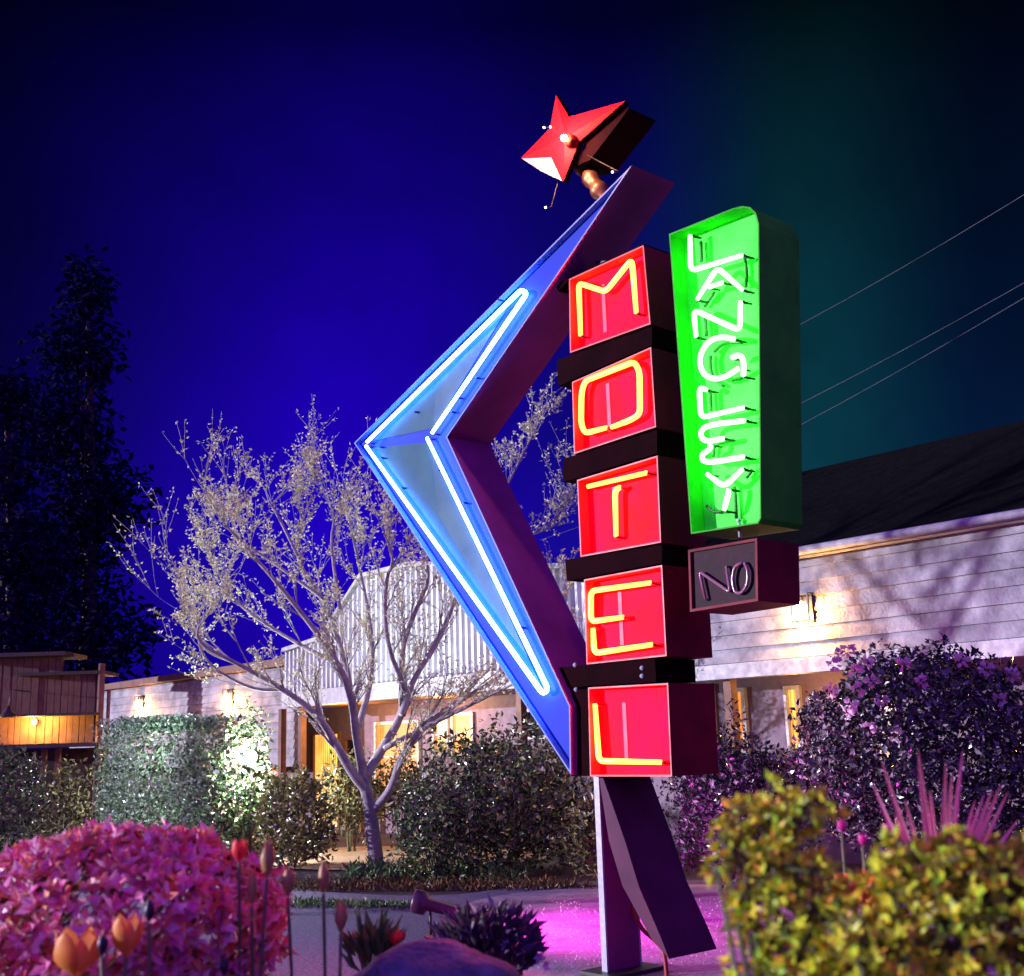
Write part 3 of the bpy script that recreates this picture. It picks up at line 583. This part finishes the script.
def dark_tree(label, Y, blobs, foot):
    B = at(foot, 745, Y); t = empty('backdrop_tree', (B.x, B.y, 0)); tag(t, label, 'tree', 'dim trees behind the barn'); O = Vector((B.x, B.y, 0))
    top = at(blobs[0][0], blobs[0][1], Y) - O; tk = MB(); tk.tube(chaikin([(0, 0, 0), top * .5 + Vector((.3, 0, 0)), top], 1), [.4, .34, .28, .2, .12, .06], 7)
    mb = MB(); off = Vector((foot, 0, 0))
    for cx, cy, rx, ry, n in blobs:
        c = at(cx, cy, Y) - O; s_ = pxm(cx, cy, Y); tk.tube([top * .45, c], [.12, .03], 5)
        for _ in range(n):
            d = Vector((random.gauss(0, 1), random.gauss(0, 1), random.gauss(0, 1))).normalized(); rr = random.random() ** .4 * (1 + .7 * noise.noise(d * 2.5 + off + Vector((cx, cy, 0)) * .1))
            p = c + Vector((d.x * rx * s_, d.y * rx * s_, d.z * ry * s_)) * rr
            mb.leaf(p, (U(-1, 1), U(-1, 1), U(-1, .4)), U(.25, .55), U(.12, .25))
    tk.build('trunk', M['dark_wood'], t); mb.build('crown', M['needle'], t)
dark_tree('taller of two dim ragged trees against the blue sky behind the barn', 44, [(88, 290, 26, 34, 500), (80, 350, 42, 44, 900), (62, 430, 52, 52, 1300), (100, 500, 46, 48, 1200), (60, 560, 60, 60, 1500), (90, 640, 62, 50, 1300)], 84)
dark_tree('lower dim ragged tree at the left edge above the barn roof', 40, [(6, 400, 26, 36, 500), (-6, 470, 46, 50, 900), (20, 550, 44, 52, 1100), (6, 630, 50, 50, 1100)], 10)

# the bare tree
def grow(mb, lf, p, d, length, r, depth, maxd, wig=.22, nl=3, ls=.058):
    n = 4; pts = [p]; rad = [r]
    for i in range(n):
        d = (d + Vector((U(-1, 1), U(-1, 1), U(-1, 1))) * wig * .5 + Vector((0, 0, .05))).normalized(); p = p + d * (length / n); pts.append(p); rad.append(r * (1 - .5 * (i + 1) / n))
    mb.tube(pts, [max(q, .0032) for q in rad], 5 if r > .012 else 3, cap=False)
    if depth >= maxd - 1:
        for i in range(nl * (2 if depth == maxd else 1)):
            q = pts[random.randint(1, n)]; lf.leaf(q + Vector((U(-.03, .03), U(-.03, .03), U(-.03, .03))), (U(-1, 1), U(-1, 1), U(-.3, 1)), ls * U(.5, 1.2), ls * .5)
    if depth < maxd:
        for i in range(3 if depth < maxd - 1 else 3):
            q = pts[random.choice((1, 2, 3, 4)) if i else 4]
            nd = (d + Vector((U(-1, 1), U(-1, 1), U(-.6, .8))) * .62).normalized()
            grow(mb, lf, q, nd, length * U(.65, 1.0), max(.0035, r * .5), depth + 1, maxd, wig, nl, ls)
def tree(base, limbs, Y, label, trunk_r=.16, maxd=3):
    t = empty('bare_tree', (base.x, base.y, 0)); tag(t, label, 'tree'); O = Vector((base.x, base.y, 0))
    tk = MB(); br = MB(); lf = MB()
    for ln, (pth, r0, r1, dd) in enumerate(limbs):
        P = [at(a, b, Y + dd * (i / max(1, len(pth) - 1))) - O for i, (a, b) in enumerate(pth)]
        if ln == 0: P[0].z = -.03
        r0 *= .84; r1 *= .8; P = chaikin(P, 2); n = len(P); rad = [r0 + (r1 - r0) * (i / (n - 1)) for i in range(n)]
        rad = [r_ * (1 + .12 * noise.noise(Vector((i * .7, ln, 0)))) for i, r_ in enumerate(rad)]
        (tk if ln == 0 else br).tube(P, rad, 9 if r0 > .05 else 6)
        if ln == 0: continue
        L_ = sum((P[i + 1] - P[i]).length for i in range(n - 1)); ns_ = max(5, int(L_ / .20))
        for s_ in range(ns_):
            f = (.22 + .78 * (s_ + random.random()) / ns_); i = min(n - 2, int(f * (n - 1))); p = P[i].lerp(P[i + 1], f * (n - 1) - i); dr = (P[i + 1] - P[i]).normalized()
            grow(br, lf, p, (dr + Vector((U(-1, 1), U(-1, 1), U(-.5, .8))) * .6).normalized(), U(.26, .52) * (1.1 - .3 * f), rad[i] * .42, 1, maxd)
        grow(br, lf, P[-1], (P[-1] - P[-2]).normalized(), .6, r1 * .9, 1, maxd)
    tk.build('trunk', M['bark'], t); br.build('branch', M['twig'], t); lf.build('buds', M['bud'], t)
    return t
tb = ground(377, 868)
tree(tb, [
 ([(377, 868), (373, 835), (371, 815), (366, 790), (364, 775)], .125, .085, 0),
 ([(366, 790), (350, 770), (335, 742), (318, 715), (285, 690), (240, 665), (190, 640), (212, 608)], .085, .012, -1.0),
 ([(364, 778), (356, 735), (352, 700), (340, 665), (300, 610), (240, 540), (225, 525)], .085, .010, -1.4),
 ([(352, 700), (345, 660), (325, 600), (292, 555), (305, 515)], .06, .010, .6),
 ([(356, 735), (372, 680), (372, 630), (360, 570), (350, 525)], .06, .010, 1.2),
 ([(366, 775), (385, 745), (402, 715), (405, 690), (400, 650), (420, 600), (430, 580), (424, 545)], .085, .012, .4),
 ([(402, 715), (412, 680), (440, 640), (470, 560), (510, 480), (535, 430)], .06, .010, 1.0),
 ([(371, 812), (392, 790), (400, 755), (430, 720), (470, 695), (520, 665), (560, 600)], .075, .012, -.6),
 ([(385, 748), (420, 730), (460, 710), (500, 690), (545, 670)], .05, .010, -1.2),
 ([(340, 665), (290, 640), (230, 600), (215, 562), (205, 545)], .04, .008, .8),
 ([(405, 690), (385, 640), (385, 580), (395, 560), (383, 530)], .05, .010, -1.0),
 ([(470, 560), (520, 540), (560, 520), (572, 490)], .03, .008, 1.0),
 ([(285, 690), (250, 690), (200, 660), (198, 618), (188, 602)], .03, .008, -.5),
 ([(325, 600), (270, 560), (238, 540), (232, 520)], .035, .008, .2),
 ([(340, 610), (330, 540), (335, 520), (326, 490)], .035, .008, .4),
 ([(300, 560), (270, 500), (268, 510), (280, 495)], .03, .008, .0),
 ([(240, 665), (200, 650), (200, 625), (185, 615)], .02, .006, .0),
], tb.y, 'wide bare branched tree with pale buds standing on the patio behind the arrow')

# a tree outside the frame whose branches shade the boards of the right wing
def free_tree(x, y, label):
    t = empty('street_tree', (x, y, 0)); tag(t, label, 'tree'); tk = MB(); br = MB(); lf = MB()
    tk.tube([(0, 0, 0), (.05, 0, 1.5), (0, .1, 3.6)], [.16, .13, .1], 9)
    for i in range(15):
        q = i * 2.4; z = 2.4 + i * .3; d = Vector((math.cos(q), math.sin(q), 1.0)).normalized()
        P = [(0, .05, z), d * .9 + Vector((0, 0, z)), d * 2.0 + Vector((0, 0, z + .3))]; br.tube(chaikin(P, 1), [.055, .045, .04, .03, .025, .02, .015][:6] if len(chaikin(P, 1)) == 6 else .03, 6)
        for j in range(4): grow(br, lf, Vector(P[1]).lerp(Vector(P[2]), j / 3), (d + Vector((U(-1, 1), U(-1, 1), U(-.3, 1))) * .7).normalized(), .9, .022, 1, 3)
    tk.build('trunk', M['bark'], t); br.build('branch', M['bark'], t); lf.build('buds', M['bud'], t)
wpt = bw(930, 580, 0); src = wpt - LD * 14.0
free_tree(src.x, src.y, 'bare street tree standing left of the flower bed')

# ------------------------------------------------------------------ foreground
# azalea
def azalea():
    C = at(118, 936, 2.7); O = Vector((C.x, C.y, bed_h(C.x, C.y))); t = empty('azalea', O); tag(t, 'dense pink and coral flowering azalea filling the lower left corner', 'shrub')
    s = pxm(118, 925, 2.7); a, dd, bz = 160 * s, .42, 98 * s; c = C - O; f = MB(); g = MB(); off = Vector((3, 7, 1))
    for k_ in range(3700):
        d = Vector((random.gauss(0, 1), random.gauss(0, 1), random.gauss(0, 1))).normalized()
        if d.z < -.6 or d.y > .7: continue
        lob = 1 + .16 * noise.noise(d * 3 + off); rr = .72 + .28 * random.random() ** .6
        p = c + Vector((d.x * a, d.y * dd, d.z * bz)) * rr * lob
        if d.x < -.45 and d.z < .55 and random.random() < .75:
            for _ in range(3): g.leaf(p, (U(-1, 1), U(-1, 1), U(-.4, 1)), .028 * U(.6, 1.2), .012)
            continue
        ax = (d + Vector((U(-.6, .6), U(-.6, .6), U(-.2, .8)))).normalized(); q = ax.orthogonal().normalized()
        for i in range(random.choice((3, 4, 5))):
            pd = (Matrix.Rotation(i * 1.2566 + U(-.2, .2), 3, ax) @ q); f.leaf(p, ax * U(.5, 1.1) + pd, .031 * U(.5, 1.3), .018 * U(.7, 1.2), pd.cross(ax).cross(pd))
        if random.random() < .5: g.leaf(p - ax * .01, q, .032, .012)
    f.build('petals', M['azalea'], t); g.build('foliage', M['azalea_leaf'], t)
    st = MB()
    for _ in range(8): e_ = c + Vector((U(-.5, .5) * a, U(-.5, .5) * dd, 0)); st.tube([(0, 0, 0), e_ * .5, e_], [.012, .009, .004], 5)
    st.build('stem', M['stem'], t)
azalea()
# tulips
def tulip(px, py, Y, hpx, wpx, m, label, opened=.0, foot=None, grp=None):
    C = at(px, py + hpx / 2, Y); s = pxm(px, py, Y); h = hpx * s; r = wpx * s / 2
    z0 = bed_h(C.x, C.y); t = empty('tulip', (C.x, C.y, z0)); tag(t, label, 'tulip', grp)
    c = Vector((0, 0, C.z - z0)); lean = Vector((U(-.03, .03), U(-.03, .03), 0))
    mb = MB(); mb.tube(chaikin([lean * 0 + Vector((lean.x, lean.y, -.02)), c * .5 + lean * .5, c], 1), .0035, 7); mb.build('stem', M['stem'], t)
    mb = MB()
    for ring in (0, 1):
        for i in range(3):
            q0 = i * 2.094 + ring * 1.047 + .3; vs = []; n = 7
            for j in range(n + 1):
                tt = j / n; rad = r * (1 if not ring else .9) * (math.sin(min(1, tt * 1.9) * math.pi / 2) * (1 - .75 * max(0, tt - .45) ** 1.3 * (1.6 if opened == 0 else .3 * (1 - opened)) - .05)); ww = .62 * math.sin(math.pi * min(1, .12 + .88 * tt)) ** .6 * (1 if tt < .98 else .1)
                for k_ in (-1, -.5, 0, .5, 1):
                    q = q0 + k_ * ww * 1.05; vs.append(c + Vector((rad * math.cos(q), rad * math.sin(q), h * tt * (1 - .04 * k_ * k_))))
            mb.add(vs, [(j * 5 + a, j * 5 + a + 1, j * 5 + a + 6, j * 5 + a + 5) for j in range(n) for a in range(4)], 0, True)
    mb.build('petals', m, t)
    mb = MB()
    for i in range(2): q = U(0, 6.28); mb.blade((0, 0, 0), (math.cos(q) * .07, math.sin(q) * .05, .14), (math.cos(q) * .03, 0, .02), .028)
    mb.build('leaf', M['green_plant'], t)
g1 = 'tulips among the azalea'; g2 = 'closed tulip buds on tall stems'; g3 = 'magenta tulips at the right'
tulip(76, 954, 2.2, 48, 50, M['orange_petal'], 'open orange tulip lowest left before the azalea', .8, grp=g1)
tulip(126, 936, 2.2, 42, 33, M['orange_petal'], 'tall orange tulip right of the lower orange one', .6, grp=g1)
tulip(239, 851, 2.5, 24, 17, M['red_petal'], 'red tulip at the right shoulder of the azalea', .4, grp=g1)
tulip(149, 911, 2.2, 24, 12, M['dark_petal'], 'nearly black tulip bud above the orange tulips', 0, grp=g1)
tulip(102, 945, 2.15, 24, 12, M['dark_petal'], 'nearly black tulip bud between the two orange tulips', 0, grp=g1)
tulip(224, 966, 2.2, 22, 11, M['dark_petal'], 'dark bud at the bottom edge below the azalea', 0, grp=g1)
for a, b, h_, w_, lb in ((267, 859, 40, 17, 'tallest and largest closed bud, just right of the azalea'), (288, 881, 33, 14, 'closed bud second from the left on tall stem'), (323.5, 877, 34, 13, 'closed bud on the gravel side, upper right of the cluster'),
                       (341, 917, 33, 15, 'lowest closed bud, rightmost over the boulder'), (252, 889, 36, 11, 'narrow dark red closed bud touching the azalea')):
    tulip(a, b, 2.5, h_, w_, M['bud_petal'], lb, 0, grp=g2)
tulip(396, 938, 3.0, 15, 21, M['red_petal'], 'small open red tulip left of the purple plant above the boulder', 1)
tulip(842, 826, 2.6, 14, 9, M['pink_petal'], 'magenta tulip on the highest stem left of its companions', .2, grp=g3)
tulip(863, 840, 2.4, 13, 9.5, M['pink_petal'], 'magenta tulip in the middle and lowest of the three', .2, grp=g3)
tulip(889, 829, 2.4, 13, 12, M['pink_petal'], 'magenta tulip rising from the yellow bush on the right', .3, grp=g3)
# boulder
def boulder():
    C = at(432, 1000, 2.5); s = pxm(432, 976, 2.5); O = Vector((C.x, C.y, bed_h(C.x, C.y))); mb = MB(); n, m_ = 40, 20; vs = []
    for i in range(m_ + 1):
        for j in range(n):
            th = math.pi * i / m_; ph = 2 * math.pi * j / n; d = Vector((math.sin(th) * math.cos(ph), math.sin(th) * math.sin(ph), math.cos(th)))
            r = 1 + .13 * noise.noise(d * 1.7 + Vector((4, 0, 0))) + .05 * noise.noise(d * 5) + .02 * noise.noise(d * 14); vs.append(Vector((d.x * 88 * s, d.y * .15, d.z * 52 * s)) * r + (C - O))
    mb.add(vs, [(i * n + j, i * n + (j + 1) % n, (i + 1) * n + (j + 1) % n, (i + 1) * n + j) for i in range(m_) for j in range(n)], 0, True)
    tag(mb.build('boulder', mat('granite', (.16, .15, .30), .85, c2=(.07, .06, .10), scale=14, bump=.9, bscale=60), None, O), 'rounded granite boulder at the bottom centre of the flower bed', 'rock')
boulder()
# low plants
def clump(name, cat, label, cx, cy, Y, rx, ry, n, ls, m, wf=.4, up=.6, blooms=None):
    s = pxm(cx, cy, Y); C = at(cx, cy, Y); z0 = bed_h(C.x, C.y); O = Vector((C.x, C.y, z0)); t = empty(name, O); tag(t, label, cat); mb = MB(); c = C - O
    for _ in range(n):
        d = Vector((random.gauss(0, 1), random.gauss(0, 1), random.gauss(0, 1))).normalized() * random.random() ** .4
        mb.leaf(c + Vector((d.x * rx * s, d.y * rx * s * .7, d.z * ry * s)), (d.x + U(-.5, .5), d.y + U(-.5, .5), up + U(-.3, .6)), ls * U(.6, 1.3), ls * wf)
    mb.build('foliage', m, t)
    st = MB()
    for _ in range(6): st.tube([(U(-.02, .02), 0, 0), c * .5, c + Vector((U(-.6, .6) * rx * s, 0, 0))], [.006, .005, .003], 5)
    st.build('stem', M['stem'], t)
    if blooms:
        b = MB()
        for (bx, by) in blooms[0]:
            p = at(bx, by, Y - rx * s * .5) - O
            b = MB()
            for i in range(6): q = i * 1.047; b.leaf(p, (math.cos(q), -.4, math.sin(q)), blooms[1], blooms[1] * .8)
            b.build('bloom', blooms[2], t)
clump('purple_plant', 'plant', 'dark purple leafy plant right behind the boulder', 487, 948, 3.2, 52, 36, 800, .045, M['purple_leaf'], blooms=([(540, 958), (520, 950), (548, 966), (505, 945)], .018, M['violet_bloom']))
clump('green_plant', 'plant', 'small strap leaved green plant left of the boulder', 372, 955, 3.0, 20, 20, 90, .07, M['green_plant'], .2, 1.2)
clump('violet_plant', 'plant', 'small violet flowered plant behind the yellow bush', 905, 905, 2.2, 40, 24, 220, .03, M['green_plant'], blooms=([(884, 905), (905, 902), (918, 915), (898, 885), (928, 890), (876, 890), (945, 930)], .014, M['violet_bloom']))
clump('orange_plant', 'plant', 'low orange flowering plant beside the magenta tulip stems', 862, 898, 2.2, 26, 16, 150, .028, M['orange_petal'], .6)
# yellow bush
def ybush(label, lobes_, Y):
    C0 = at(lobes_[0][0], lobes_[0][1], Y); O = Vector((C0.x, C0.y, bed_h(C0.x, C0.y))); t = empty('yellow_shrub', O); tag(t, label, 'shrub', 'yellow leaved shrubs in the right foreground'); mb = MB(); st = MB()
    for cx, cy, rx, ry, n in lobes_:
        s = pxm(cx, cy, Y); C = at(cx, cy, Y) - O; st.tube([(0, 0, 0), C * .5 + Vector((0, 0, .02)), C], [.006, .004, .002], 6)
        for _ in range(int(n * .62)):
            d = Vector((random.gauss(0, 1), random.gauss(0, 1), random.gauss(0, 1))).normalized() * (.5 + .62 * random.random())
            p = C + Vector((d.x * rx * s, d.y * rx * s, d.z * ry * s)); ax = (d + Vector((U(-.5, .5), U(-.5, .5), .6))).normalized(); o_ = ax.orthogonal().normalized()
            st.tube([C.lerp(p, .3), p], [.002, .0012], 3, cap=False)
            for i in range(7):
                pd = Matrix.Rotation(i * .9 + U(-.2, .2), 3, ax) @ o_; mb.leaf(p, ax * U(.3, 1) + pd * .8, .0150 * U(.6, 1.4), .009, pd.cross(ax).cross(pd))
    mb.build('foliage', M['yellow_leaf'], t); st.build('stem', M['stem'], t)
ybush('blurred yellow green bush with orange tips nearest the slanted fin', [(775, 868, 50, 50, 190), (735, 845, 20, 20, 25), (795, 815, 42, 16, 50), (815, 930, 70, 60, 230), (800, 970, 70, 40, 150), (752, 900, 20, 20, 14), (722, 832, 10, 12, 8), (716, 868, 10, 10, 7), (738, 808, 14, 12, 10), (812, 800, 14, 12, 10), (770, 812, 20, 12, 14), (740, 930, 14, 14, 10), (768, 790, 8, 8, 4)], 1.5)
ybush('blurred yellow green bush filling the lower right corner under the red flax', [(932, 866, 50, 28, 110), (893, 884, 28, 26, 55), (985, 890, 60, 40, 160), (960, 940, 80, 50, 260), (885, 960, 60, 40, 150), (1020, 920, 40, 60, 120), (905, 842, 18, 12, 12), (950, 842, 16, 12, 12), (1005, 854, 20, 14, 16), (850, 930, 20, 24, 30), (975, 858, 20, 12, 14)], 1.4)
# flax
t0 = at(950, 880, 2.0); O = Vector((t0.x, t0.y, bed_h(t0.x, t0.y))); fl = empty('flax_plant', O); tag(fl, 'red sword leaved flax fanning out above the yellow bush', 'plant')
for a, b, c, d in ((915, 870, 872, 782), (925, 865, 882, 762), (935, 865, 918, 750), (940, 862, 946, 762), (945, 862, 952, 773), (950, 865, 963, 750), (955, 862, 975, 800), (960, 870, 992, 790), (965, 870, 1001, 784), (968, 872, 1008, 792), (930, 870, 905, 800), (938, 872, 930, 790), (985, 880, 1022, 842), (945, 870, 984, 795), (920, 872, 895, 815), (970, 878, 1018, 820), (912, 868, 930, 818)):
    p = at(940 + (a - 940) * .5, 905, 2.0) - O; q = at(c, d, 2.0 + U(-.1, .1)) - O; mb = MB(); mb.blade(p, q, ((c - a) * .0001, 0, .006), .011 * U(.7, 1.2)); mb.build('blade', M['flax'], fl)
# garden spotlight
P = ground(425, 925, .0); P = at(424, 903, P.y * .93); t = empty('garden_spotlight', (P.x, P.y, 0)); tag(t, 'small cylindrical garden spotlight lying low beside the lane above the purple plant', 'spotlight')
c = Vector((0, 0, P.z)); mb = MB(); mb.lathe(c + Vector((-.08, 0, .02)), [(0, 0), (.09, .0), (.095, .02), (.09, .10), (.05, .12), (.045, .34), (.0, .36)], 16, (1, -.2, -.25)); mb.build('housing', mat('spot_body', (.08, .015, .05), .4), t)
mb = MB(); mb.tube([(0.05, 0, 0), (.05, 0, P.z)], .012, 6); mb.build('stake', M['lamp_metal'], t)

sl = bpy.data.lights.new('garden_spot', 'SPOT'); sl.energy = 520; sl.color = (1, .03, .75); sl.spot_size = R(135); sl.spot_blend = 1; sl.shadow_soft_size = .05
o = bpy.data.objects.new('garden_spot_light', sl); col.objects.link(o); o.location = Vector((P.x + .42, P.y - .1, P.z + .45)); o.rotation_euler = (Vector((P.x + 2.4, P.y + .1, -.45)) - o.location).to_track_quat('-Z', 'Y').to_euler()
